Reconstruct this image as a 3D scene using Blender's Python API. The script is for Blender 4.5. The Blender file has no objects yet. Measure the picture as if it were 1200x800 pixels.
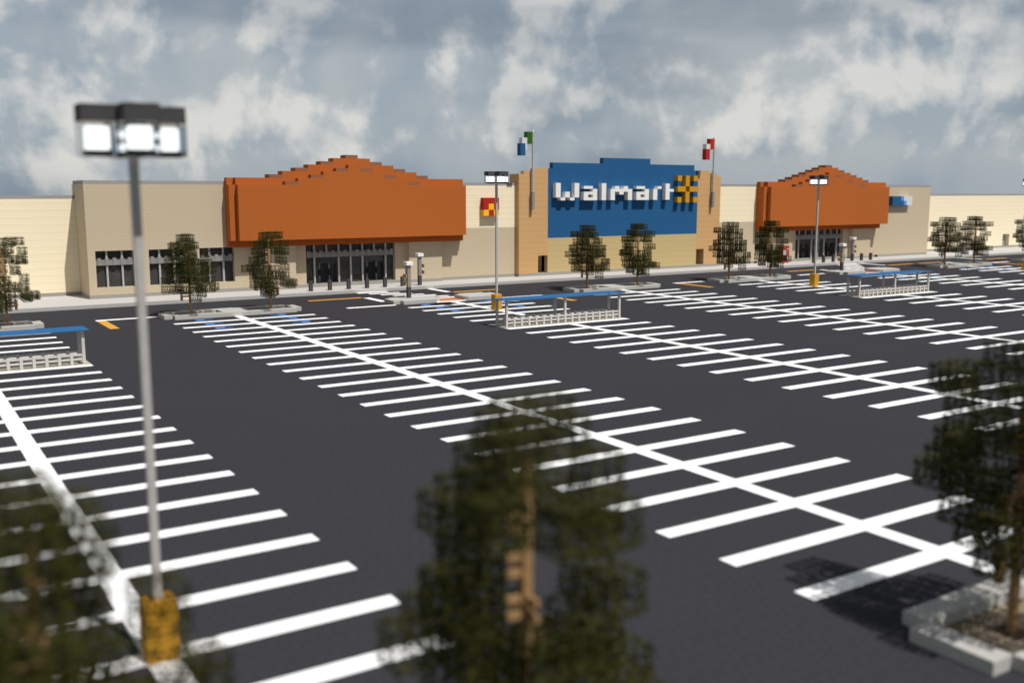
import bpy, math, random
from mathutils import Vector

S = bpy.context.scene
COL = S.collection
PI = math.pi

# ------------------------------------------------------------------ helpers
class MB:
    """collects boxes / quads and links them as one mesh object"""
    def __init__(s):
        s.v = []; s.f = []; s.m = []
    def quad(s, a, b, c, d, mi=0):
        n = len(s.v); s.v += [a, b, c, d]; s.f.append((n, n+1, n+2, n+3)); s.m.append(mi)
    def box(s, x0, x1, y0, y1, z0, z1, mi=0):
        n = len(s.v)
        s.v += [(x0,y0,z0),(x1,y0,z0),(x1,y1,z0),(x0,y1,z0),(x0,y0,z1),(x1,y0,z1),(x1,y1,z1),(x0,y1,z1)]
        for q in ((3,2,1,0),(4,5,6,7),(0,1,5,4),(1,2,6,5),(2,3,7,6),(3,0,4,7)):
            s.f.append(tuple(n+i for i in q)); s.m.append(mi)
        return s
    def bbox(s, x0, x1, y0, y1, z0, z1, c=0.02, mi=0):
        """box with chamfered top edges"""
        n = len(s.v)
        s.v += [(x0,y0,z0),(x1,y0,z0),(x1,y1,z0),(x0,y1,z0),
                (x0,y0,z1-c),(x1,y0,z1-c),(x1,y1,z1-c),(x0,y1,z1-c),
                (x0+c,y0+c,z1),(x1-c,y0+c,z1),(x1-c,y1-c,z1),(x0+c,y1-c,z1)]
        F = [(3,2,1,0),(8,9,10,11)]
        for i in range(4):
            j = (i+1) % 4
            F += [(i,j,4+j,4+i),(4+i,4+j,8+j,8+i)]
        for q in F:
            s.f.append(tuple(n+i for i in q)); s.m.append(mi)
        return s
    def sheet(s, x0, x1, y0, y1, z, mi=0):
        s.quad((x0,y0,z),(x1,y0,z),(x1,y1,z),(x0,y1,z), mi); return s
    def build(s, name, mat, parent=None, loc=(0,0,0)):
        me = bpy.data.meshes.new(name)
        me.from_pydata(s.v, [], s.f)
        mats = mat if isinstance(mat, (list, tuple)) else [mat]
        for m in mats: me.materials.append(m)
        if len(mats) > 1: me.polygons.foreach_set('material_index', s.m)
        me.update()
        o = bpy.data.objects.new(name, me); COL.objects.link(o)
        o.location = loc
        if parent is not None: o.parent = parent
        return o

def empty(name, loc=(0,0,0)):
    o = bpy.data.objects.new(name, None); COL.objects.link(o); o.location = loc
    o.empty_display_size = 0.3
    return o
def tag(o, label, cat, group=None, kind=None):
    o['label'] = label; o['category'] = cat
    if group: o['group'] = group
    if kind: o['kind'] = kind
    return o
def struct(o): o['kind'] = 'structure'; return o
def kids(o): return [c for c in o.children]
def dup(o, parent=None):
    c = o.copy(); COL.objects.link(c)
    if parent is not None: c.parent = parent
    for ch in kids(o): dup(ch, c)
    return c

# ---------------------------------------------------------------- materials
def nd(nt, t, **kw):
    n = nt.nodes.new(t)
    for k, v in kw.items(): setattr(n, k, v)
    return n
def texel(nt, space='world'):
    """position snapped to sixteenths of a metre and repeated every metre (block texture)"""
    L = nt.links
    if space == 'world':
        g = nd(nt, 'ShaderNodeNewGeometry'); pos, nor = g.outputs['Position'], g.outputs['True Normal']
    else:
        t = nd(nt, 'ShaderNodeTexCoord'); g = nd(nt, 'ShaderNodeNewGeometry'); pos, nor = t.outputs['Object'], g.outputs['True Normal']
    sc = nd(nt, 'ShaderNodeVectorMath', operation='SCALE'); sc.inputs[3].default_value = -0.013
    L.new(nor, sc.inputs[0])
    ad = nd(nt, 'ShaderNodeVectorMath', operation='ADD'); L.new(pos, ad.inputs[0]); L.new(sc.outputs[0], ad.inputs[1])
    return ad.outputs[0]
def vmath(nt, op, a, b=None):
    n = nd(nt, 'ShaderNodeVectorMath', operation=op)
    nt.links.new(a, n.inputs[0])
    if b is not None:
        if isinstance(b, tuple): n.inputs[1].default_value = b
        else: nt.links.new(b, n.inputs[1])
    return n.outputs[0]
def fmath(nt, op, a, b=None, c=None):
    n = nd(nt, 'ShaderNodeMath', operation=op)
    for i, x in enumerate((a, b, c)):
        if x is None: continue
        if isinstance(x, (int, float)): n.inputs[i].default_value = x
        else: nt.links.new(x, n.inputs[i])
    return n.outputs[0]

def mat(name, col, var=0.10, rough=0.85, mode='noise', spec=0.2, space='world', tint=None, big=0.05, seam=0.0, metal=0.0, vs=.6):
    """block material: base colour times per-texel variation, optional planks / courses, slow weathering"""
    m = bpy.data.materials.new(name); m.use_nodes = True
    nt = m.node_tree; L = nt.links
    b = nt.nodes['Principled BSDF']
    b.inputs['Roughness'].default_value = rough
    b.inputs['Specular IOR Level'].default_value = spec
    b.inputs['Metallic'].default_value = metal
    p = texel(nt, space)
    fr = vmath(nt, 'FRACTION', p)
    sn = vmath(nt, 'SNAP', fr, (1/16, 1/16, 1/16))
    wn = nd(nt, 'ShaderNodeTexWhiteNoise', noise_dimensions='3D'); L.new(sn, wn.inputs['Vector'])
    fac = fmath(nt, 'MULTIPLY_ADD', wn.outputs['Value'], 2*var, 1-var)
    # softer clumps inside each block
    cl = nd(nt, 'ShaderNodeTexNoise'); cl.inputs['Scale'].default_value = 4.0; cl.inputs['Detail'].default_value = 1.0
    L.new(sn, cl.inputs['Vector'])
    fac = fmath(nt, 'MULTIPLY', fac, fmath(nt, 'MULTIPLY_ADD', cl.outputs['Fac'], 2.2*var, 1-1.1*var))
    if mode in ('planks', 'courses'):
        sx = nd(nt, 'ShaderNodeSeparateXYZ'); L.new(p, sx.inputs[0])
        n = 4 if mode == 'planks' else 2
        z4 = fmath(nt, 'MULTIPLY', sx.outputs['Z'], n)
        fz = fmath(nt, 'FRACT', z4)
        line = fmath(nt, 'LESS_THAN', fz, 1.01*n/16)
        fac = fmath(nt, 'MULTIPLY', fac, fmath(nt, 'MULTIPLY_ADD', line, -seam, 1.0))
        row = fmath(nt, 'MODULO', fmath(nt, 'FLOOR', z4), n)
        # board tint, the same in every block
        w2 = nd(nt, 'ShaderNodeTexWhiteNoise', noise_dimensions='1D'); L.new(row, w2.inputs['W'])
        fac = fmath(nt, 'MULTIPLY', fac, fmath(nt, 'MULTIPLY_ADD', w2.outputs['Value'], var*1.2, 1-var*0.6))
        # board ends: one upright seam per block, staggered
        xy = fmath(nt, 'ADD', sx.outputs['X'], sx.outputs['Y'])
        fx = fmath(nt, 'FRACT', fmath(nt, 'ADD', xy, fmath(nt, 'MULTIPLY', fmath(nt, 'MODULO', row, 2), 0.5)))
        up = fmath(nt, 'LESS_THAN', fx, 1/16)
        fac = fmath(nt, 'MULTIPLY', fac, fmath(nt, 'MULTIPLY_ADD', up, -seam*vs, 1.0))
    if mode == 'edges':
        sx = nd(nt, 'ShaderNodeSeparateXYZ'); L.new(fr, sx.inputs[0])
        e = fmath(nt, 'MINIMUM', fmath(nt, 'ADD', sx.outputs['X'], 0), sx.outputs['Z'])
        ln = fmath(nt, 'LESS_THAN', e, 1.01/16)
        fac = fmath(nt, 'MULTIPLY', fac, fmath(nt, 'MULTIPLY_ADD', ln, -seam, 1.0))
    # weathering across many blocks
    bn = nd(nt, 'ShaderNodeTexNoise'); bn.inputs['Scale'].default_value = 0.12; bn.inputs['Detail'].default_value = 5.0
    L.new(p, bn.inputs['Vector'])
    fac = fmath(nt, 'MULTIPLY', fac, fmath(nt, 'MULTIPLY_ADD', bn.outputs['Fac'], 2*big, 1-big))
    mx = nd(nt, 'ShaderNodeVectorMath', operation='SCALE')
    if tint:
        mc = nd(nt, 'ShaderNodeMix', data_type='RGBA')
        mc.inputs['A'].default_value = (*col, 1); mc.inputs['B'].default_value = (*tint, 1)
        L.new(fmath(nt, 'POWER', wn.outputs['Value'], 1.6), mc.inputs['Factor'])
        L.new(mc.outputs['Result'], mx.inputs[0])
    else:
        mx.inputs[0].default_value = col
    L.new(fac, mx.inputs[3])
    L.new(mx.outputs[0], b.inputs['Base Color'])
    return m

def emit(name, col, strength):
    m = bpy.data.materials.new(name); m.use_nodes = True
    b = m.node_tree.nodes['Principled BSDF']
    b.inputs['Base Color'].default_value = (*col, 1)
    b.inputs['Emission Color'].default_value = (*col, 1); b.inputs['Emission Strength'].default_value = strength
    return m
def glass(name, tint, body=None):
    """see-through pane: tinted transmission, an optional smoky body colour, fresnel reflection"""
    m = bpy.data.materials.new(name); m.use_nodes = True
    nt = m.node_tree; nt.nodes.remove(nt.nodes['Principled BSDF'])
    t = nd(nt, 'ShaderNodeBsdfTransparent'); t.inputs['Color'].default_value = (*tint, 1)
    out = t.outputs[0]
    if body:
        d = nd(nt, 'ShaderNodeBsdfDiffuse'); d.inputs['Color'].default_value = (*body, 1)
        x = nd(nt, 'ShaderNodeMixShader'); x.inputs[0].default_value = 0.4
        nt.links.new(out, x.inputs[1]); nt.links.new(d.outputs[0], x.inputs[2]); out = x.outputs[0]
    g = nd(nt, 'ShaderNodeBsdfGlossy'); g.inputs['Roughness'].default_value = 0.03
    lw = nd(nt, 'ShaderNodeFresnel'); lw.inputs['IOR'].default_value = 1.30
    mx = nd(nt, 'ShaderNodeMixShader')
    nt.links.new(lw.outputs[0], mx.inputs[0]); nt.links.new(out, mx.inputs[1]); nt.links.new(g.outputs[0], mx.inputs[2])
    nt.links.new(mx.outputs[0], nt.nodes['Material Output'].inputs['Surface'])
    return m

M = {}
M['asphalt']  = mat('asphalt', (0.0335,0.0331,0.0388), 0.20, 0.95, big=0.08, spec=0.1)
M['paint']    = mat('white_paint', (0.86,0.86,0.86), 0.02, 0.8, big=0.02)
M['yellow']   = mat('yellow_paint', (0.62,0.30,0.03), 0.05, 0.8)
M['blue_lt']  = mat('light_blue_paint', (0.10,0.27,0.75), 0.04, 0.8)
M['blue_dk']  = mat('dark_blue_paint', (0.02,0.10,0.28), 0.04, 0.8)
M['paving']   = mat('paving', (0.47,0.455,0.442), 0.04, 0.9)
M['kerb']     = mat('kerb_stone', (0.42,0.41,0.385), 0.07, 0.9)
M['ramp']     = mat('terracotta_ramp', (0.46,0.19,0.10), 0.05, 0.9)
M['gravel']   = mat('planter_gravel', (0.20,0.165,0.115), 0.30, 0.95)
M['dirt']     = mat('dark_dirt', (0.055,0.035,0.022), 0.25, 0.95)
M['beige']    = mat('beige_block', (0.505,0.42,0.295), 0.09, 0.9, mode='edges', seam=0.025, big=0.02)
M['cream']    = mat('cream_boards', (0.845,0.745,0.535), 0.05, 0.9, mode='planks', seam=0.13, vs=.15, big=0.02)
M['tan']      = mat('tan_boards', (0.56,0.335,0.15), 0.06, 0.9, mode='planks', seam=0.16, big=0.02)
M['sand']     = mat('sand_block', (0.50,0.38,0.185), 0.06, 0.9, mode='courses', seam=0.06, big=0.02)
M['base']     = mat('base_stone', (0.30,0.285,0.25), 0.06, 0.9)
M['cap']      = mat('cap_stone', (0.31,0.295,0.28), 0.08, 0.9)
M['orange']   = mat('orange_block', (0.405,0.108,0.020), 0.05, 0.85, big=0.02)
M['brick']    = mat('brown_slab', (0.255,0.105,0.055), 0.10, 0.9)
M['blue']     = mat('blue_block', (0.0135,0.090,0.222), 0.05, 0.8, mode='edges', seam=0.08, big=0.02)
M['quartz']   = mat('white_block', (0.78,0.77,0.745), 0.02, 0.7, big=0.01)
M['gold']     = mat('golden_block', (0.52,0.27,0.015), 0.05, 0.8, big=0.01)
M['red']      = mat('red_block', (0.40,0.018,0.012), 0.05, 0.85, big=0.01)
M['kiosk']    = mat('kiosk_red', (0.31,0.034,0.018), 0.06, 0.6, big=0.01)
M['screen']   = mat('kiosk_screen', (0.36,0.37,0.38), 0.06, 0.4, big=0.01)
M['yel']      = mat('yellow_block', (0.85,0.48,0.015), 0.04, 0.85, big=0.01)
M['green']    = mat('green_block', (0.025,0.115,0.004), 0.06, 0.85, big=0.01)
M['white']    = mat('white_wool', (0.62,0.62,0.62), 0.05, 0.9, big=0.01)
M['ltblue']   = mat('light_blue_block', (0.10,0.26,0.62), 0.04, 0.85, big=0.01)
M['stone']    = mat('grey_stone', (0.24,0.235,0.225), 0.10, 0.9, mode='edges', seam=0.22)
M['post']     = mat('pale_grey_metal', (0.40,0.385,0.365), 0.08, 0.6, spec=0.3)
M['fence']    = mat('pale_fence', (0.52,0.495,0.455), 0.07, 0.8)
M['slabfloor']= mat('sandy_floor', (0.40,0.37,0.30), 0.06, 0.9)
M['dark']     = mat('dark_grey_stone', (0.062,0.061,0.066), 0.20, 0.8)
M['darkcap']  = mat('dark_lamp_cap', (0.055,0.053,0.055), 0.14, 0.8)
M['obsid']    = mat('black_stone', (0.012,0.011,0.016), 0.3, 0.5)
M['amber']    = mat('amber_block', (0.50,0.245,0.018), 0.06, 0.8)
M['roofblue'] = mat('blue_awning', (0.019,0.112,0.27), 0.04, 0.9)
M['wood']     = mat('brown_wood', (0.30,0.18,0.08), 0.16, 0.85, space='object')
M['board']    = mat('tan_board', (0.42,0.24,0.09), 0.08, 0.8)
M['leaf']     = mat('leaves', (0.010,0.011,0.003), 0.20, 0.9, space='object', tint=(0.052,0.054,0.008), big=0.1, spec=0.1)
M['inside']   = mat('interior_floor', (0.42,0.42,0.42), 0.05, 0.8)
M['insidew']  = mat('interior_wall', (0.28,0.28,0.28), 0.05, 0.9)
M['black']    = mat('black_panel', (0.006,0.006,0.006), 0.05, 0.6)
M['frame']    = mat('door_frame', (0.30,0.30,0.30), 0.05, 0.5)
M['glass']    = glass('tinted_glass', (0.42,0.42,0.43), (0.13,0.13,0.13))
M['clear']    = glass('clear_glass', (0.92,0.95,0.97))
M['lamp']     = emit('lamp_light', (1.0,1.0,0.98), 1.25)
M['roof']     = mat('roof_gravel', (0.30,0.29,0.28), 0.15, 0.95)

# ------------------------------------------------------------------- ground
g = MB(); g.sheet(-1500, 1500, -1500, 1500, 0.0)
ground = struct(g.build('ground', M['asphalt']))

BAYS = [-60, -30, 0, 30, 60, 90, 120, 150, 180, 210, 240, 270]
LAMP_BAYS = (-60, 0, 60)
for bx in BAYS:
    p = MB()
    p.sheet(bx+8, bx+9, -96, 3, 0.004)
    for k in range(24):
        p.sheet(bx, bx+8, -4*k-1, -4*k, 0.004); p.sheet(bx+9, bx+17, -4*k-1, -4*k, 0.004)
    p.build('stall_lines', M['paint'], ground)
for bx in (0, 30, 120, 150):
    for k in range(3):
        y0 = 1 - 4*k
        for side in (0, 1):
            h = MB()
            x0 = bx + (3 if side == 0 else 12)
            a, b = (0, 1) if side == 0 else (1, 0)
            h.sheet(x0, x0+1, y0, y0+1, 0.004, a); h.sheet(x0+1, x0+2, y0, y0+1, 0.004, b)
            h.build('accessible_mark', [M['blue_lt'], M['blue_dk']], ground)
def line(name, x0, x1, y0, y1, m, z=0.004):
    q = MB(); q.sheet(x0, x1, y0, y1, z); return q.build(name, m, ground)
# stop lines and aisle centre lines where the aisles meet the front road
for x0, x1, y0, xl, yy in ((-7,0,7,-7,(-1,7)), (23,30,3,None,None), (47,54,3,53,(-5,3)), (83,90,7,83,(-1,7)),
                           (113,120,7,None,None), (173,180,7,173,(-1,7)), (203,210,7,203,(-1,7))):
    line('stop_line', x0, x1, y0, y0+1, M['paint'])
    if xl is not None: line('aisle_line', xl, xl+1, yy[0], yy[1], M['yellow'])
# the crossings in front of the two entrances
for xa, xb in ((30, 44), (126, 147), (166, 181)):
    line('stop_line', xa, xa+1, 8, 14, M['paint']); line('stop_line', xb, xb+1, 15, 21, M['paint'])
    line('centre_line', xa-8, xa, 14, 15, M['yellow']); line('centre_line', xb+1, xb+9, 14, 15, M['yellow'])
zb = MB()
for i, y in enumerate((20, 18, 16, 14, 12, 10, 8)):
    x0 = 32 + i; zb.sheet(x0, x0+5, y, y+1, 0.004)
zb.sheet(36, 41, 3, 4, 0.004)
zb.build('zebra_crossing', M['paint'], ground)
zb = MB()
for i, y in enumerate((20, 18, 16, 14, 12, 10, 8)):
    x0 = 140 - 2*i; zb.sheet(x0, x0+6, y, y+1, 0.004)
zb.sheet(126, 131, 3, 4, 0.004)
zb.build('zebra_crossing', M['paint'], ground)
def ramp(xs, name='crossing_ramp'):
    r = MB()
    for y, x0, x1 in xs: r.sheet(x0, x1, y, y+1, 0.005)
    r.build(name, M['ramp'], ground)
ramp([(4,37,41),(5,37,41),(6,38,41),(7,38,42)])
ramp([(4,127,131),(5,127,131),(6,127,131),(7,127,131)])

pv = MB()
pv.bbox(-230, 420, 21, 35.2, -0.3, 0.5, 0.02)
pavement = struct(pv.build('pavement', M['paving']))
kb = MB(); kb.box(-230, 420, 20.985, 21.0, -0.3, 0.478); kb.build('kerb_face', M['kerb'], pavement)

# ------------------------------------------------------------------ islands
def kerb_shape(mb, parts, z=0.5):
    for (x0, x1, y0, y1) in parts: mb.bbox(x0, x1, y0, y1, -0.1, z, 0.015)
def planter_proto():
    t = empty('planter_island')
    k = MB()
    kerb_shape(k, [(1,16,0,1),(1,16,4,5),(0,1,1,4),(16,17,1,4),(7,10,1,4),(1,2,1,4),(15,16,1,4)][:5])
    k.build('kerb', M['kerb'], t)
    for x0 in (1, 10):
        s = MB(); s.box(x0, x0+6, 1, 4, -0.1, 0.03); s.build('soil', M['gravel'], t)
    for x in (3.5, 13.5):
        d = MB(); d.box(x-.5, x+.5, 2, 3, 0.0, 0.036); d.build('planting_hole', M['dirt'], t)
    return t
proto = planter_proto()
PL = []
islands = [(-30, 3, 'planter island left of the near-left blue-roofed trolley shelter, before the cream wall'),
           (0, 3, 'long pale kerbed planter with two trees, in front of the beige block with windows'),
           (60, 3, 'pale kerbed planter with two trees in front of the large blue sign wall'),
           (90, 3, 'pale kerbed planter with two trees before the left corner of the smaller, farther orange front'),
           (150, 3, 'pale kerbed planter with two trees before the cream wall right of the farther orange front'),
           (180, 3, 'pale kerbed planter at the right edge of the photo, beside the farthest lamp post'),
           (-30, -101, 'planter under the two nearest blurred trees at the bottom left'),
           (0, -101, 'nearest pale kerbed planter, cut off by the bottom right corner, in tree shade')]
for i, (x, y, lab) in enumerate(islands):
    o = proto if i == 0 else dup(proto)
    o.location = (x, y, 0)
    tag(o, lab, 'planter', 'kerbed tree planters in the car park'); PL.append(o)

# paved islands beside the crossings
def island(parts, lab):
    m = MB(); kerb_shape(m, parts)
    return tag(m.build('crossing_island', M['kerb']), lab, 'traffic island', 'paved islands at the crossings')
island([(31,36,3,4),(30,37,4,6),(30,38,6,7),(31,38,7,8)], 'flat paved island with a white-capped post, left of the terracotta ramp nearest the camera')
island([(41,46,3,4),(41,47,4,7),(42,46,7,8)], 'flat empty paved island right of the nearest terracotta ramp, behind an amber lamp foot')
island([(121,126,3,4),(120,127,4,7),(121,127,7,8)], 'flat paved island with a white-capped sign post before the farther orange front')
island([(131,136,3,4),(131,137,4,7),(132,136,7,8)], 'flat empty paved island right of the far terracotta ramp, behind the far trolley shelter')

# ------------------------------------------------------------------ building
B = tag(empty('store_building', (34.5, 28, 0)), 'huge flat-roofed store with two stepped orange fronts and a blue sign wall', 'building')
BL = Vector((34.5, 28, 0))
def part(mb, name, m, parent=None, label=None):
    # vertices are given in world metres; the object sits under the building empty
    o = mb.build(name, m, B if parent is None else parent)
    if parent is None: o.location = -BL
    if label: o['label'] = label
    return o
def box_part(name, m, *b, parent=None, label=None):
    q = MB(); q.box(*b); return part(q, name, m, parent, label)

def wall_open(mb, x0, x1, y0, y1, z0, z1, ops):
    """front wall split round rectangular openings (xa, xb, za, zb)"""
    xs = sorted(ops); cur = x0
    for (xa, xb, za, zb) in xs:
        if xa > cur: mb.box(cur, xa, y0, y1, z0, z1)
        if za > z0: mb.box(xa, xb, y0, y1, z0, za)
        if zb < z1: mb.box(xa, xb, y0, y1, zb, z1)
        cur = xb
    if cur < x1: mb.box(cur, x1, y0, y1, z0, z1)

# cream wings
q = MB(); q.box(-230, -4, 35, 36, 1, 14); part(q, 'wall', M['cream'], label='low cream boarded wing at the left end')
q = MB(); q.box(-230, -4, 35, 36, 0.4, 1); part(q, 'base_course', M['base'])
q = MB(); q.box(-230, -4, 35, 36, 14, 14.5); part(q, 'parapet', M['cap'])
q = MB(); wall_open(q, 180, 420, 35, 36, 1, 14, [(222,225,1,4)]); part(q, 'wall', M['cream'], label='low cream boarded wing at the right end')
q = MB(); q.box(180, 420, 35, 36, 0.4, 1); part(q, 'base_course', M['base'])
q = MB(); q.box(180, 420, 35, 36, 14, 14.5); part(q, 'parapet', M['cap'])
# side door in the right wing
q = MB(); q.box(222, 225, 36, 36.3, 1, 4); d = part(q, 'service_door', M['base'], label='grey side door in the right cream wing')
q = MB(); q.box(222.9, 223.2, 35.7, 36, 1, 4); q.build('door_frame', M['white'], d)

WIN = [(-3,2,2,7),(4,9,2,7),(11,16,2,7)]
# left beige block
q = MB(); wall_open(q, -4, 16, 28, 29, 1, 16, WIN)
q.box(-4, -3, 29, 36, 1, 16)
part(q, 'wall', M['beige'], label='tall beige block with three windows')
q = MB(); q.box(-4, 16, 28, 29, 0.4, 1); q.box(-4, -3, 29, 36, 0.4, 1); part(q, 'base_course', M['base'])
q = MB(); q.box(-4, 16, 28, 29, 16, 16.5); q.box(-4, -3, 29, 36, 16, 16.5); part(q, 'parapet', M['cap'])
# right beige block
q = MB(); q.box(161, 180, 28, 29, 1, 16); q.box(179, 180, 29, 36, 1, 16); part(q, 'wall', M['beige'], label='plain tall beige block with the small blue and white sign')
q = MB(); q.box(161, 180, 28, 29, 0.4, 1); q.box(179, 180, 29, 36, 0.4, 1); part(q, 'base_course', M['base'])
q = MB(); q.box(161, 180, 28, 29, 16, 16.5); q.box(179, 180, 29, 36, 16, 16.5); part(q, 'parapet', M['cap'])
# middle walls: beige below, cream above
for x0, x1 in ((54, 65), (112, 123)):
    q = MB(); q.box(x0-4 if x0 == 54 else x0, x1, 28, 29, 1, 9); part(q, 'wall', M['beige'])
    q = MB(); q.box(x0, x1, 28, 29, 9, 16); part(q, 'wall', M['cream'], label='cream boarded upper wall between orange front and tower')
    q = MB(); q.box(x0-4 if x0 == 54 else x0, x1, 28, 29, 0.4, 1); part(q, 'base_course', M['base'])
    q = MB(); q.box(x0, x1, 28, 29, 16, 16.5); part(q, 'parapet', M['cap'])

def glazing(op, name, doors=(), skip=()):
    """mullions, a crenellated stone band and tinted panes in one opening"""
    xa, xb, za, zb = op
    root = MB()
    for i in range(xa, xb):                                        # the band: a post and a link per metre
        root.box(i+.25, i+.75, 28.25, 28.75, 5, 6)
        root.box(i, i+.25, 28.36, 28.64, 5, 5.78); root.box(i+.75, i+1, 28.36, 28.64, 5, 5.78)
    w = part(root, name, M['stone'])
    x = xa+1.5
    while x < xb:
        m = MB(); m.box(x-.125, x+.125, 28.375, 28.625, 6, zb); m.build('mullion', M['post'], w)
        if x not in skip:
            m = MB(); m.box(x-.125, x+.125, 28.375, 28.625, za, 5); m.build('mullion', M['post'], w)
        x += 2
    pn = MB()
    segs = []; cur = xa
    for (da, db) in doors:
        segs.append((cur, da)); cur = db
        pn.box(da, db, 28.80, 28.84, 4, 5)
    segs.append((cur, xb))
    for a, b in segs: pn.box(a, b, 28.80, 28.84, za, 5)
    pn.box(xa, xb, 28.80, 28.84, 6, zb)
    pn.build('pane', M['glass'], w)
    return w
for op in WIN: glazing(op, 'window')
# room behind the windows
q = MB(); q.box(-3, 16, 29, 40, 1.5, 1.98); part(q, 'interior_floor', M['inside'])
q = MB(); q.box(-3, 16, 40, 40.3, 1.98, 8); q.box(-3, 16, 29, 40, 7.5, 7.8); part(q, 'interior_wall', M['insidew'])
for (x, w, h) in ((-1.8,1.2,1.1),(0.6,1.0,1.3),(5,1.6,1.0),(8,0.7,1.6),(12.5,1.5,1.1)): box_part('counter', M['inside'], x, x+w, 31, 32, 1.98, 1.98+h)

# the two orange fronts
def orange_front(ox, extra):
    # walls behind and below: pilasters and jambs
    q = MB()
    q.box(ox+16, ox+27, 28, 29, 1, 7); q.box(ox+42, ox+(50 if extra else 53), 28, 29, 1, 7); q.box(ox+16, ox+54, 28, 29, 7, 16)
    if not extra: q.box(ox+15, ox+16, 28, 29, 1, 16)
    part(q, 'wall', M['beige'])
    for a in (19, 44): box_part('pilaster', M['beige'], ox+a, ox+a+6, 27, 28, 1, 7)
    q = MB(); q.box(ox+19, ox+25, 27, 28, .4, 1); q.box(ox+44, ox+50, 27, 28, .4, 1)
    q.box(ox+16, ox+54 - (0 if not extra else 4), 28, 29, .4, 1); part(q, 'base_course', M['base'])
    q = MB()
    R = ox+53
    # back, middle and front layers of the fascia
    q.box(ox+15, ox+16, 27, 28, 7, 17); q.box(ox+16, R, 27, 28, 7, 8)
    if extra: q.box(R, R+1, 27, 28, 7, 17)
    q.box(ox+15, ox+16, 26, 27, 8, 16)
    if extra: q.box(R, R+1, 26, 27, 8, 16)
    q.box(ox+16, R, 26, 28, 8, 17)
    q.box(ox+16, R, 25, 26, 8, 16)
    c = ox+34
    for i, z in ((11, 17), (7, 18), (3, 19)):                      # upper gable, one-metre steps
        q.box(c-i, c+i, 26, 28, z, z+1)
    q2 = []
    for i, z in ((13, 17), (9, 18), (5, 19)):                      # half-height slabs on its treads
        q2.append((c-i, c-i+2, 26, 28, z, z+.5)); q2.append((c+i-2, c+i, 26, 28, z, z+.5))
    q2.append((c-1, c+1, 26, 28, 20, 20.5))
    for i, z in ((9, 16), (5, 17), (1, 18)):                       # lower gable
        q.box(c-i, c+i, 25, 26, z, z+1)
    for i, z in ((11, 16), (7, 17), (3, 18)):
        q2.append((c-i, c-i+2, 25, 26, z, z+.5)); q2.append((c+i-2, c+i, 25, 26, z, z+.5))
    f = part(q, 'stepped_fascia', M['orange'], label='larger orange stepped gable fascia' if extra else 'farther orange stepped gable fascia')
    for b in q2: MB().box(*b).build('slab_step', M['brick'], f)
    w = glazing((ox+27, ox+42, 1, 7), 'entrance', doors=((ox+28.75, ox+32.25), (ox+36.75, ox+40.25)), skip=(ox+30.5, ox+38.5))
    for a in (28.75, 36.75):
        for i, (u0, u1) in enumerate(((0, .95), (2.7, 3.5))):
            MB().box(ox+a+u0, ox+a+u1, 29.65, 29.69, 1, 4).build('door', M['glass'], w)
            e = ox+a+(.95 if i == 0 else 2.55)
            MB().box(e, e+.15, 29.6, 29.75, 1, 4).build('door_frame', M['frame'], w)
            MB().box(e-.1, e+.25, 29.5, 29.6, 2.1, 3.1).build('door_handle', M['black'], w)
    d = MB(); d.box(ox+27, ox+42, 29, 33, .4, .99); d.build('lobby_floor', M['inside'], w)
    d = MB(); d.box(ox+27, ox+42, 33, 33.3, 1, 7); d.box(ox+26.7, ox+27, 29, 33, 1, 7); d.box(ox+42, ox+42.3, 29, 33, 1, 7); d.box(ox+27, ox+42, 29, 33, 7, 7.3)
    d.build('lobby_wall', M['insidew'], w)
orange_front(0, True)
orange_front(108, False)

# towers and blue sign wall
for x0, flip in ((65, False), (106, True)):
    q = MB()
    dx0, dx1 = (x0+4, x0+6) if not flip else (x0, x0+2)
    wall_open(q, x0, x0+6, 27, 28, 1, 18, [(dx0, dx1, 1, 4)])
    q.box(x0, x0+6, 28.9, 30, 1, 18)
    for (a, b, z) in (((1,6,18.5),(3,6,19)) if not flip else ((0,5,18.5),(0,3,19))): q.box(x0+a, x0+b, 27, 28, z-.5, z)
    q.box(x0 if not flip else dx1, dx0 if not flip else x0+6, 28, 28.9, 1, 18)
    q.box(dx0, dx1, 28, 28.9, 4, 18)
    tw = part(q, 'tower', M['tan'], label='tan boarded tower left of the blue sign wall' if not flip else 'tan boarded tower right of the blue sign wall')
    q = MB(); q.box(x0, x0+6, 27, 28, .4, 1); q.build('base_course', M['base'], tw)
    q = MB(); q.box(dx0+.45, dx1-.55, 28.78, 28.9, 1, 3.1); q.build('door', M['black'], tw)
    q = MB(); q.box(dx0, dx1, 28.88, 28.895, 1, 4); q.build('door_surround', M['sand'], tw)
q = MB(); q.box(71, 106, 27, 28, 7, 19); q.box(72, 105, 27, 28, 19, 20); q.box(83, 94, 27, 28, 20, 21)
sign = part(q, 'sign_panel', M['blue'], label='large blue stepped sign wall with white lettering')
q = MB(); q.box(71, 106, 27, 28, 1, 7); part(q, 'wall', M['sand'], label='plain sandy wall below the blue sign')
q = MB(); q.box(71, 106, 27, 28, .4, 1); part(q, 'base_course', M['base'])

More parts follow.
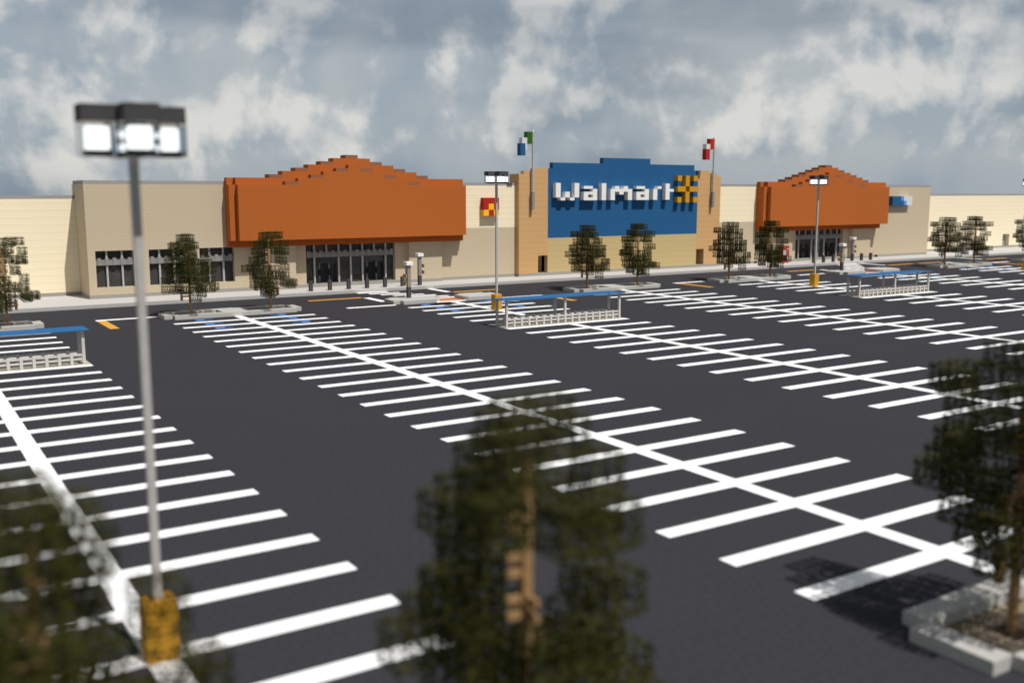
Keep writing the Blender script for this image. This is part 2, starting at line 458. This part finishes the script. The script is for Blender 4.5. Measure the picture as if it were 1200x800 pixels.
Y0, Y1 = 26, 27
def letter(x, cells):
    m = MB()
    for (a, b, zt, zb) in cells: m.box(x+a, x+b, Y0, Y1, zb, zt)
    return m.build('letter', M['quartz'], sign)
A = [(0,2,16,15.5),(2,3,15.5,13.5),(0,2,15,14.5),(0,1,14.5,14),(0,2,14,13.5)]
letter(72, [(0,1,16.5,14),(4,5,16.5,14),(2,3,15,14),(1,2,14,13.5),(3,4,14,13.5)])
letter(78, A)
letter(82, [(0,1,16.5,13.5)])
letter(84, [(1,2,16,15.5),(3,4,16,15.5),(0,5,15.5,15),(0,1,15,13.5),(4,5,15,13.5),(2,3,15,14.5)])
letter(90, A)
letter(94, [(0,1,15.5,13.5),(1,2,16,15.5)])
letter(97, [(0,1,16.5,13.5),(1,2,15.5,15)])
m = MB()
for (c, r) in ((0,0),(2,0),(4,0),(2,1),(0,2),(1,2),(3,2),(4,2),(2,3),(0,4),(2,4),(4,4)):
    m.box(100+c, 101+c, Y0, Y1, 17-r, 18-r)
m.box(102, 103, 26.55, 27, 15, 16)
m.build('sunburst_emblem', M['gold'], sign)

# roofs and rear so the block is solid from every side
q = MB(); q.box(-230, -4, 36, 110, 13.2, 13.5); q.box(180, 420, 36, 110, 13.2, 13.5); q.box(-3, 65, 29, 36, 15.2, 15.5)
q.box(112, 179, 29, 36, 15.2, 15.5); q.box(65, 112, 30, 36, 15.25, 15.55); q.box(-4, 180, 37, 110, 13.2, 13.5)
part(q, 'roof', M['roof'])
q = MB(); q.box(-230, 420, 110, 111, 0, 14); q.box(-230, -229, 36, 110, 0, 14); q.box(419, 420, 36, 110, 0, 14); q.box(-4, 180, 36, 37, 7.9, 16); part(q, 'rear_wall', M['cream'])

# ---------------------------------------------------------- wall mounted signs
def pixel_sign(name, x0, z0, cells, mats, lab):
    m = MB()
    for (c, r, mi) in cells: m.box(x0+c, x0+c+1, 27, 28, z0+r, z0+r+1, mi)
    return tag(m.build(name, mats), lab, 'sign')
pixel_sign('wall_sign', 58, 11, [(c, r, 1 if (c, r) in ((0,0),(2,0),(1,1)) else 0) for c in range(3) for r in range(3)],
           [M['red'], M['yel']], 'square red sign with three yellow squares on the cream wall beside the tower')
top = [0,0,0,1,2,2,2]; bot = [0,0,0,0,1,2,2]
pixel_sign('wall_sign', 165, 12, [(c, 1, top[c]) for c in range(7)] + [(c, 0, bot[c]) for c in range(7)],
           [M['blue'], M['ltblue'], M['white']], 'small blue and white sign high on the beige block right of the farther orange front')

# kiosk
K = tag(empty('rental_kiosk', (129, 26, .5)), 'red self-service kiosk against the wall left of the far entrance', 'kiosk')
q = MB(); q.bbox(0, 2, 0, .98, 0, 3.5, .03); q.build('cabinet', M['kiosk'], K)
q = MB(); q.box(.2, 1.1, -.03, 0, 1.55, 2.6); q.build('screen', M['screen'], K)
q = MB(); q.box(1.3, 1.85, -.03, 0, .5, 1.4); q.build('front_panel', M['screen'], K)
q = MB(); q.box(1.45, 1.7, -.03, 0, 2.7, 3.0); q.build('card_slot', M['white'], K)

# ---------------------------------------------------------------- flagpoles
def flagpole(x, s, cols, lab):
    t = tag(empty('flagpole', (x, 26.5, 12)), lab, 'flagpole', 'flagpoles on the towers')
    q = MB(); q.box(-.25, .25, -.25, .25, 0, 3); q.build('base', M['stone'], t)
    q = MB(); q.box(-.125, .125, -.125, .125, 3, 13); q.build('pole', M['post'], t)
    q = MB(); q.box(-.15, .15, -.15, .15, 13, 13.3); q.build('finial', M['quartz'], t)
    q = MB()
    for z in range(3, 7):
        if z == 6 and False: continue
        for a, b in ((.375,.5625),(.75,.9375)): q.box(-.0625, .0625, .125, .5, z+a, z+b)
    q.build('bracket', M['post'], t)
    q = MB()
    q.box(-1.5, -.5, -.5, .5, 11, 13, 0)
    q.box(-2.5, -1.5, -.5, .5, 10, 12, 1)
    q.box(-3.5, -2.5, -1.5, -.5, 9, 11, 2)
    q.build('flag', [M[c] for c in cols], t)
    q = MB()
    for z in (11, 12):
        for a, b in ((.375,.5625),(.75,.9375)): q.box(-.5, -.125, -.0625, .0625, z+a, z+b)
    q.build('flag_tie', M['post'], t)
flagpole(67.5, 1, ('green','white','blue'), 'flagpole with green, white and blue blocky flag on the tower left of the blue sign')
flagpole(109.5, 1, ('red','white','red'), 'flagpole with red, white and red blocky flag on the tower right of the blue sign')

# ----------------------------------------------------------------- bollards
bm_ = MB(); bm_.bbox(-.25, .25, -.25, .25, 0, 1.5, .02)
first = None
ORD = ['leftmost', 'second', 'third', 'fourth', 'fifth', 'sixth', 'seventh']
def bollard(x, lab):
    global first
    if first is None:
        o = first = bm_.build('bollard', M['dark'])
    else:
        o = first.copy(); COL.objects.link(o)
    o.location = (x, 22.5, .5)
    tag(o, lab, 'bollard', 'dark bollards along the pavement')
for i in range(6):
    w = ORD[i] + ('' if i == 0 else ' from the left')
    bollard(25.5+3*i, f'short dark square bollard, {w} of the six before the larger orange front')
for i, x in enumerate((134.5,137.5,140.5,143.5,149.5,152.5)):
    w = ORD[i] + ('' if i == 0 else ' from the left')
    bollard(x, f'short dark square bollard, {w} of those before the farther orange front')

# ---------------------------------------------------- white-capped sign posts
def sign_post_proto():
    t = empty('sign_post')
    q = MB(); q.box(-.25, .25, -.25, .25, 0, 1.5); q.build('foot', M['dark'], t)
    q = MB(); q.box(-.25, .25, -.25, .25, 1.5, 4.5); q.build('post', M['stone'], t)
    q = MB(); q.bbox(-.5, .5, -.5, .5, 4.5, 5.0, .02); q.build('cap', M['quartz'], t)
    return t
def sign_post(o, x, y, side, lab):
    o.location = (x, y, .5)
    tag(o, lab, 'sign post', 'white-capped posts at the crossings')
    for z in (1.78, 2.78):
        q = MB()
        if side < 0: q.box(-.625, -.5, -.5, .5, z, z+.5); q.box(-.5, -.25, -.06, .06, z+.2, z+.3)
        else: q.box(.5, .625, -.5, .5, z, z+.5); q.box(.25, .5, -.06, .06, z+.2, z+.3)
        q.build('board', M['board'], o)
sp = sign_post_proto(); sp2 = dup(sp); sp3 = dup(sp); sp4 = dup(sp)
sign_post(sp, 33.5, 6.5, -1, 'nearest grey post with white cap and two wooden boards, on the paved island')
sign_post(sp2, 43.5, 22.5, 1, 'grey post with white cap on the pavement right of the six bollards')
sign_post(sp3, 123.5, 6.5, -1, 'far grey post with white cap on the paved island before the farther orange front')
sign_post(sp4, 146.5, 22.5, 1, 'far grey post with white cap on the pavement among the farther bollards')

# --------------------------------------------------------------- lamp posts
def lamp_proto():
    t = empty('lamp_post')
    q = MB(); q.bbox(-.5, .5, -.5, .5, 0, 2, .03); q.build('foot', M['amber'], t)
    q = MB(); q.box(-.125, .125, -.125, .125, 2, 17); q.build('pole', M['post'], t)
    c = MB()
    c.box(-.5, .5, -.5, .5, 17, 17.5)
    for dx, dy in ((1,0),(-1,0),(0,1),(0,-1)): c.box(dx-.5, dx+.5, dy-.5, dy+.5, 17, 17.5)
    c.build('cap', M['darkcap'], t)
    for dx, dy in ((1,0),(-1,0),(0,1),(0,-1)):
        l = MB(); l.box(dx-.375, dx+.375, dy-.375, dy+.375, 16.0, 16.17); ln = l.build('lantern', M['obsid'], t)
        l = MB(); l.box(dx-.305, dx+.305, dy-.305, dy+.305, 16.2, 16.86); l.build('bulb', M['lamp'], ln)
        l = MB(); l.box(dx-.49, dx+.49, dy-.49, dy+.49, 16.005, 16.99); l.build('glass', M['clear'], ln)
        l = MB()
        e = .488; w = .03
        for a in (-1, 1):
            for b in (-1, 1):
                xs = sorted((dx+a*e, dx+a*(e-w))); ys = sorted((dy+b*e, dy+b*(e-w)))
                l.box(xs[0], xs[1], ys[0], ys[1], 16.02, 16.98)
        l.build('glass_frame', M['dark'], ln)
    r = MB()
    for a, b in ((.375,.5625),(.75,.9375)):
        r.box(-.5, -.125, -.06, .06, 16+a, 16+b); r.box(.125, .5, -.06, .06, 16+a, 16+b)
        r.box(-.06, .06, -.5, -.125, 16+a, 16+b); r.box(-.06, .06, .125, .5, 16+a, 16+b)
    r.build('bracket', M['post'], t)
    return t
lp = lamp_proto()
for i, (x, y, lab) in enumerate([(-21.5, -84.5, 'nearest tall lamp post with amber foot, blurred, at the left of the car park'),
                     (38.5, -8.5, 'lamp post with amber foot directly behind the middle trolley shelter, left of the tan tower'),
                     (98.5, -8.5, 'lamp post with amber foot in front of the farther orange front'),
                     (158.5, -8.5, 'farthest lamp post, only its amber foot seen at the right edge')]):
    o = lp if i == 0 else dup(lp)
    o.location = (x, y, 0); tag(o, lab, 'lamp post', 'lamp posts of the car park')

# ----------------------------------------------------------- trolley shelters
def shelter_proto():
    t = empty('trolley_shelter')
    q = MB(); q.box(0, 17, 0, 3, -.05, .02); q.build('floor', M['slabfloor'], t)
    q = MB(); q.box(0, 17, 0, 3, 3.0, 3.0625); q.build('roof', M['roofblue'], t)
    for x in (.5, 8.5, 16.5):
        for y in (.5, 2.5):
            q = MB(); q.box(x-.125, x+.125, y-.125, y+.125, .02, 3.0); q.build('post', M['fence'], t)
    for y in (.5, 2.5):
        q = MB()
        for i in range(1, 16):
            if i == 8: continue
            q.box(i+.375, i+.625, y-.125, y+.125, .02, 1.0)
        for a, b in ((.375,.5625),(.75,.9375)):
            for i in range(0, 16):
                q.box(i+.625, i+1.375, y-.0625, y+.0625, a, b)
        q.build('fence', M['fence'], t)
    return t
sh = shelter_proto()
for i, (x, lab) in enumerate([(-30, 'trolley shelter with blue roof and pale fence, cut off by the left edge'),
                  (30, 'trolley shelter with blue roof just before an amber lamp foot, left of the tan tower'),
                  (90, 'farther trolley shelter with blue roof, before the smaller orange front')]):
    o = sh if i == 0 else dup(sh)
    o.location = (x, -24, 0); tag(o, lab, 'trolley shelter', 'blue-roofed trolley shelters')

# --------------------------------------------------------------------- trees
LEAF = None
def leaf_texture():
    rnd = random.Random(5)
    t = [[False]*16 for _ in range(16)]
    for j in range(16):
        for i in range(16):
            d = max(abs(i-7.5), abs(j-7.5)); r = math.hypot(i-7.5, j-7.5)
            if d > 7: p = .10
            elif 3.4 < r < 6.9: p = .52
            elif r < 1.9: p = .54
            elif r < 3.4: p = .24
            else: p = .31
            t[j][i] = rnd.random() < p
    return t
TEX = leaf_texture()
def runs(row):
    out = []; i = 0
    while i < 16:
        if row[i]:
            k = i
            while k < 16 and row[k]: k += 1
            out.append((i/16, k/16)); i = k
        else: i += 1
    return out
RUNS = [runs(r) for r in TEX]
def crown_mesh(cells, name):
    v = []; f = []; done = set()
    def q(a, b, c, d):
        n = len(v); v.extend((a, b, c, d)); f.append((n, n+1, n+2, n+3))
    for (x, y, z) in sorted(cells):
        X, Y = x-.5, y-.5
        faces = []
        for ax, key in ((0,(x,y,z)),(0,(x+1,y,z)),(1,(x,y,z)),(1,(x,y+1,z)),(2,(x,y,z)),(2,(x,y,z+1))):
            if (ax, key) not in done:
                done.add((ax, key)); faces.append((ax, key, RUNS))
        for ax, key, tex in faces:
            kx, ky, kz = key[0]-.5, key[1]-.5, key[2]
            for j in range(16):
                b0, b1 = j/16, (j+1)/16
                for a0, a1 in tex[j]:
                    if ax == 0: q((kx,ky+a0,kz+b0),(kx,ky+a1,kz+b0),(kx,ky+a1,kz+b1),(kx,ky+a0,kz+b1))
                    elif ax == 1: q((kx+a0,ky,kz+b0),(kx+a1,ky,kz+b0),(kx+a1,ky,kz+b1),(kx+a0,ky,kz+b1))
                    else: q((kx+a0,ky+b0,kz),(kx+a1,ky+b0,kz),(kx+a1,ky+b1,kz),(kx+a0,ky+b1,kz))
    me = bpy.data.meshes.new(name); me.from_pydata(v, [], f); me.materials.append(M['leaf']); me.update()
    return me
# per layer: crown limits seen square-on and seen obliquely (in metres from the trunk)
SHAPE = ({9:(-1.6,.6,-1.6,1.4),8:(-2.6,1.1,-3.5,2.3),7:(-2.3,2.4,-2.6,4.2),6:(-2.8,2.4,-3.8,4.2),5:(-3.1,3.7,-4.6,4.3),
          4:(-3.1,3.1,-3.9,4.1),3:(-3.4,3.7,-2.8,4.8),2:(-2.4,2.7,-1.9,3.9)},
         {9:(-1.1,1.6,-2.0,1.8),8:(-1.7,2.8,-3.0,3.6),7:(-2.4,2.6,-3.8,2.9),6:(-2.4,2.4,-3.8,3.8),5:(-3.3,2.8,-4.0,3.7),
          4:(-2.9,2.4,-4.0,4.0),3:(-2.6,3.3,-4.6,4.7),2:(-2.3,1.9,-3.8,2.7)})
SKEW = ((.27, 1.0), (.346, 1.08))
def crown_cells(kind, seed):
    rnd = random.Random(seed); cells = set()
    for z, (a0, a1, b0, b1) in SHAPE[kind].items():
        k0, k1 = SKEW[kind]
        for x in range(-4, 5):
            for y in range(-4, 5):
                u, w = x-k0*y, x-k1*y
                if not (a0-.3 <= u-.5 and u+.5 <= a1+.3 and b0-.4 <= w-.5 and w+.5 <= b1+.4): continue
                r = math.hypot(x, y)
                if r > 3.4 or (x == 0 and y == 0 and z < 9): continue
                full = .80 if z == 9 else (.55 if z == 8 else (.38 if z == 2 else (.38 if kind == 0 else .46)))
                if r < 1.6 and z < 8: full *= .55
                if rnd.random() < full: cells.add((x, y, z))
    if kind == 1:                                                  # bare stretch of trunk below the top tuft
        for (x, y, z) in list(cells):
            if z in (6, 7) and -2 <= x <= 0 and y < 0: cells.discard((x, y, z))
            if x in (0, -1) and ((y == -1 and z == 8) or (y == -2 and z in (8, 9))): cells.discard((x, y, z))
        cells.update([(0,-1,2),(0,-1,3),(-1,-1,3),(-1,-1,4),(-1,-2,4),(-1,-1,8),(-1,-2,8),(-1,-1,9)])
    else:
        for c in ((1,-2,7),(2,-2,7),(1,-2,8),(2,-2,8),(2,-1,7),(2,0,6),(2,1,6),(3,2,5),(3,2,6),(2,1,7),(3,1,6),(2,2,6)): cells.discard(c)
        cells.add((2,0,7)); cells.add((2,-1,6))
        cells.update([(0,-1,4),(0,-1,5),(0,-1,6),(0,-1,8),(-1,-1,6),(-1,-1,7),(0,-2,5),(0,-2,7),(0,0,9)])
    return cells
def trunk_mb(arms):
    t = MB(); t.box(-.125, .125, -.125, .125, 0, 9)
    for (z, dx, dy, n) in arms:                                    # rails out to short upright branch posts
        for a, b in ((.375,.5625),(.75,.9375)):
            if dx: t.box(min(.125*dx, dx*n), max(.125*dx, dx*n), -.0625, .0625, z+a, z+b)
            else: t.box(-.0625, .0625, min(.125*dy, dy*n), max(.125*dy, dy*n), z+a, z+b)
        if n >= 1:
            x, y = dx*n, dy*n
            t.box(x-.125, x+.125, y-.125, y+.125, z, z+1)
    return t
V = []
for seed, kind, arms in ((11, 0, [(2,-1,0,1),(3,1,0,1),(4,-1,0,1),(4,0,-1,1),(5,1,0,.5),(6,-1,0,.5),(7,-1,0,.5)]),
                        (23, 1, [(2,1,0,1),(3,-1,0,1),(4,1,0,.5),(5,-1,0,.5),(6,-1,0,.5),(7,-1,0,.5),(5,0,-1,.5)])):
    V.append((trunk_mb(arms).build('trunk', M['wood']), crown_mesh(crown_cells(kind, seed), 'crown')))
trees = [(-16.5, 5.5, 1, 'sparse leafy tree cut off by the left edge, in front of the cream wall'),
         (3.5, 5.5, 0, 'sparse leafy tree in front of the beige block windows, left of its pair'),
         (13.5, 5.5, 1, 'sparse leafy tree before the lower left corner of the larger orange fascia'),
         (63.5, 5.5, 0, 'left one of the two sparse trees in front of the blue sign wall'),
         (73.5, 5.5, 1, 'right one of the two sparse trees in front of the blue sign wall'),
         (93.5, 5.5, 0, 'sparse tree before the tan tower and beige wall, left of the farther orange front'),
         (103.5, 5.5, 1, 'sparse tree overlapping the left corner of the farther orange fascia and the red kiosk'),
         (153.5, 5.5, 0, 'sparse far tree before the cream right wing, left of its pair'),
         (163.5, 5.5, 1, 'sparse far tree before the cream right wing, nearer to its side door'),
         (183.5, 5.5, 0, 'farthest sparse tree, cut off by the right edge'),
         (-26.5, -98.5, 0, 'nearest, most blurred tree at the bottom left corner beside the amber lamp foot'),
         (-16.5, -98.5, 1, 'large blurred tree rising from the middle of the bottom edge'),
         (3.5, -98.5, 0, 'blurred tree in the planter at the right edge, casting shade on the white lines')]
first_t = [None, None]
for (x, y, k, lab) in trees:
    t = tag(empty('tree', (x, y, 0.03)), lab, 'tree', 'sparse trees of the car park')
    tr, cm = V[k]
    o = tr if first_t[k] is None else tr.copy()
    if first_t[k] is None: first_t[k] = o
    else: COL.objects.link(o)
    o.parent = t
    c = bpy.data.objects.new('crown', cm); COL.objects.link(c); c.parent = t

# --------------------------------------------------------------- sun and sky
TO_SUN = Vector((0.28, -1.0, 1.76)).normalized()
sl = bpy.data.lights.new('sun', 'SUN'); sl.energy = 4.5; sl.angle = math.radians(0.55); sl.color = (1.0, 0.965, 0.92)
so = bpy.data.objects.new('sun', sl); COL.objects.link(so)
so.rotation_euler = (-TO_SUN).to_track_quat('-Z', 'Y').to_euler(); so.location = (0, -60, 80)

W = bpy.data.worlds.new('World'); S.world = W; W.use_nodes = True
nt = W.node_tree; L = nt.links
bg = nt.nodes['Background']; bg.inputs['Strength'].default_value = 0.1
sky = nd(nt, 'ShaderNodeTexSky', sky_type='NISHITA'); sky.sun_disc = False
sky.sun_elevation = math.asin(TO_SUN.z); sky.sun_rotation = math.atan2(TO_SUN.x, TO_SUN.y)
tc = nd(nt, 'ShaderNodeTexCoord')
nrm = vmath(nt, 'NORMALIZE', tc.outputs['Generated'])
sx = nd(nt, 'ShaderNodeSeparateXYZ'); L.new(nrm, sx.inputs[0])
az = fmath(nt, 'ARCTAN2', sx.outputs['X'], sx.outputs['Y'])
el = fmath(nt, 'ARCSINE', sx.outputs['Z'])
def skynoise(sa, se, off, detail, rough=0.5, dist=0.0, de=0.0, da=0.0):
    cb = nd(nt, 'ShaderNodeCombineXYZ')
    L.new(fmath(nt, 'MULTIPLY_ADD', az, sa, sa*da), cb.inputs[0]); L.new(fmath(nt, 'MULTIPLY_ADD', el, se, se*de), cb.inputs[1]); cb.inputs[2].default_value = off
    n = nd(nt, 'ShaderNodeTexNoise'); n.inputs['Scale'].default_value = 1.0; n.inputs['Detail'].default_value = detail
    n.inputs['Roughness'].default_value = rough; n.inputs['Distortion'].default_value = dist
    L.new(cb.outputs[0], n.inputs['Vector']); return n.outputs['Fac']
n1 = skynoise(7.6, 7.0, 12.4, 9, 0.535, 0.12)
n1u = skynoise(7.6, 7.0, 12.4, 9, 0.535, 0.12, 0.020, -0.012)
n2 = skynoise(20.0, 5.0, 8.1, 5, 0.60, 0.3)
n3 = skynoise(2.6, 9.0, 21.3, 4, 0.5, 0.2)
n4 = skynoise(5.0, 4.0, 5.6, 5, 0.5, 0.3)
def mrange(v, a, b, c, d, smooth=True):
    r = nd(nt, 'ShaderNodeMapRange', interpolation_type='SMOOTHSTEP' if smooth else 'LINEAR')
    for k, x in (('From Min',a),('From Max',b),('To Min',c),('To Max',d)): r.inputs[k].default_value = x
    L.new(v, r.inputs['Value']); return r.outputs['Result']
def mixc(fac, A_, B_):
    m = nd(nt, 'ShaderNodeMix', data_type='RGBA'); L.new(fac, m.inputs['Factor'])
    for k, x in (('A', A_), ('B', B_)):
        if isinstance(x, tuple): m.inputs[k].default_value = (*x, 1)
        else: L.new(x, m.inputs[k])
    return m.outputs['Result']
# soft grey veil with falling streaks over blue-grey
veil = fmath(nt, 'ADD', fmath(nt, 'MULTIPLY', n4, 0.88), fmath(nt, 'MULTIPLY', n2, 0.12))
veil = fmath(nt, 'ADD', mrange(veil, 0.36, 0.60, 0.0, 1.0), mrange(el, 0.0, 0.07, -0.35, 0.0))
base = mixc(veil, (0.275, 0.340, 0.410), (0.440, 0.475, 0.495))
# heaped clouds, lit on the side towards the sun
body = fmath(nt, 'ADD', n1, fmath(nt, 'MULTIPLY_ADD', n2, 0.08, -0.04))
body = fmath(nt, 'ADD', body, mrange(el, 0.0, 0.060, -0.15, 0.0))
mask = mrange(body, 0.412, 0.522, 0.0, 1.0)
relief = fmath(nt, 'SUBTRACT', n1, n1u)
lit = mrange(relief, -0.045, 0.060, 0.0, 1.0, False)
heap = mixc(lit, (0.335, 0.392, 0.445), (0.740, 0.728, 0.690))
cl = mixc(fmath(nt, 'MULTIPLY', mask, 0.85), base, heap)
# darker decks
sh = mixc(mrange(n3, 0.40, 0.56, 0.0, 1.0), (0.70, 0.735, 0.78), (1.0, 1.0, 1.0))
mul = vmath(nt, 'MULTIPLY', cl, sh)
# unseen sky overhead is dimmed to cut ambient light; the horizon band stays bright
dome = nd(nt, 'ShaderNodeMapRange', interpolation_type='SMOOTHSTEP')
dome.inputs['From Min'].default_value = 0.22; dome.inputs['From Max'].default_value = 0.75
dome.inputs['To Min'].default_value = 10.0; dome.inputs['To Max'].default_value = 5.5
L.new(el, dome.inputs['Value'])
up = nd(nt, 'ShaderNodeVectorMath', operation='SCALE'); L.new(mul, up.inputs[0]); L.new(dome.outputs['Result'], up.inputs[3])
mx = nd(nt, 'ShaderNodeMix', data_type='RGBA'); mx.inputs['Factor'].default_value = 0.94
L.new(sky.outputs[0], mx.inputs['A']); L.new(up.outputs[0], mx.inputs['B'])
L.new(mx.outputs['Result'], bg.inputs['Color'])

# -------------------------------------------------------------------- camera
cam = bpy.data.cameras.new('camera'); co = bpy.data.objects.new('camera', cam); COL.objects.link(co)
S.camera = co
yaw, pitch = math.radians(32.66299), math.radians(-8.54584)
d = Vector((math.sin(yaw)*math.cos(pitch), math.cos(yaw)*math.cos(pitch), math.sin(pitch)))
co.location = (-28.3416, -116.4112, 14.9566)
co.rotation_euler = d.to_track_quat('-Z', 'Y').to_euler()
cam.sensor_fit = 'HORIZONTAL'; cam.sensor_width = 36.0; cam.lens = 1164.692/1200*36.0
cam.clip_start = 0.1; cam.clip_end = 6000
cam.dof.use_dof = True; cam.dof.focus_distance = 115.0; cam.dof.aperture_fstop = 0.132

S.view_settings.view_transform = 'Standard'; S.view_settings.look = 'None'
S.view_settings.exposure = 0.0; S.view_settings.gamma = 1.0; S.view_settings.use_curve_mapping = False
S.render.engine = 'CYCLES'
S.cycles.use_denoising = True
S.cycles.max_bounces = 6; S.cycles.transparent_max_bounces = 24
S.render.film_transparent = False
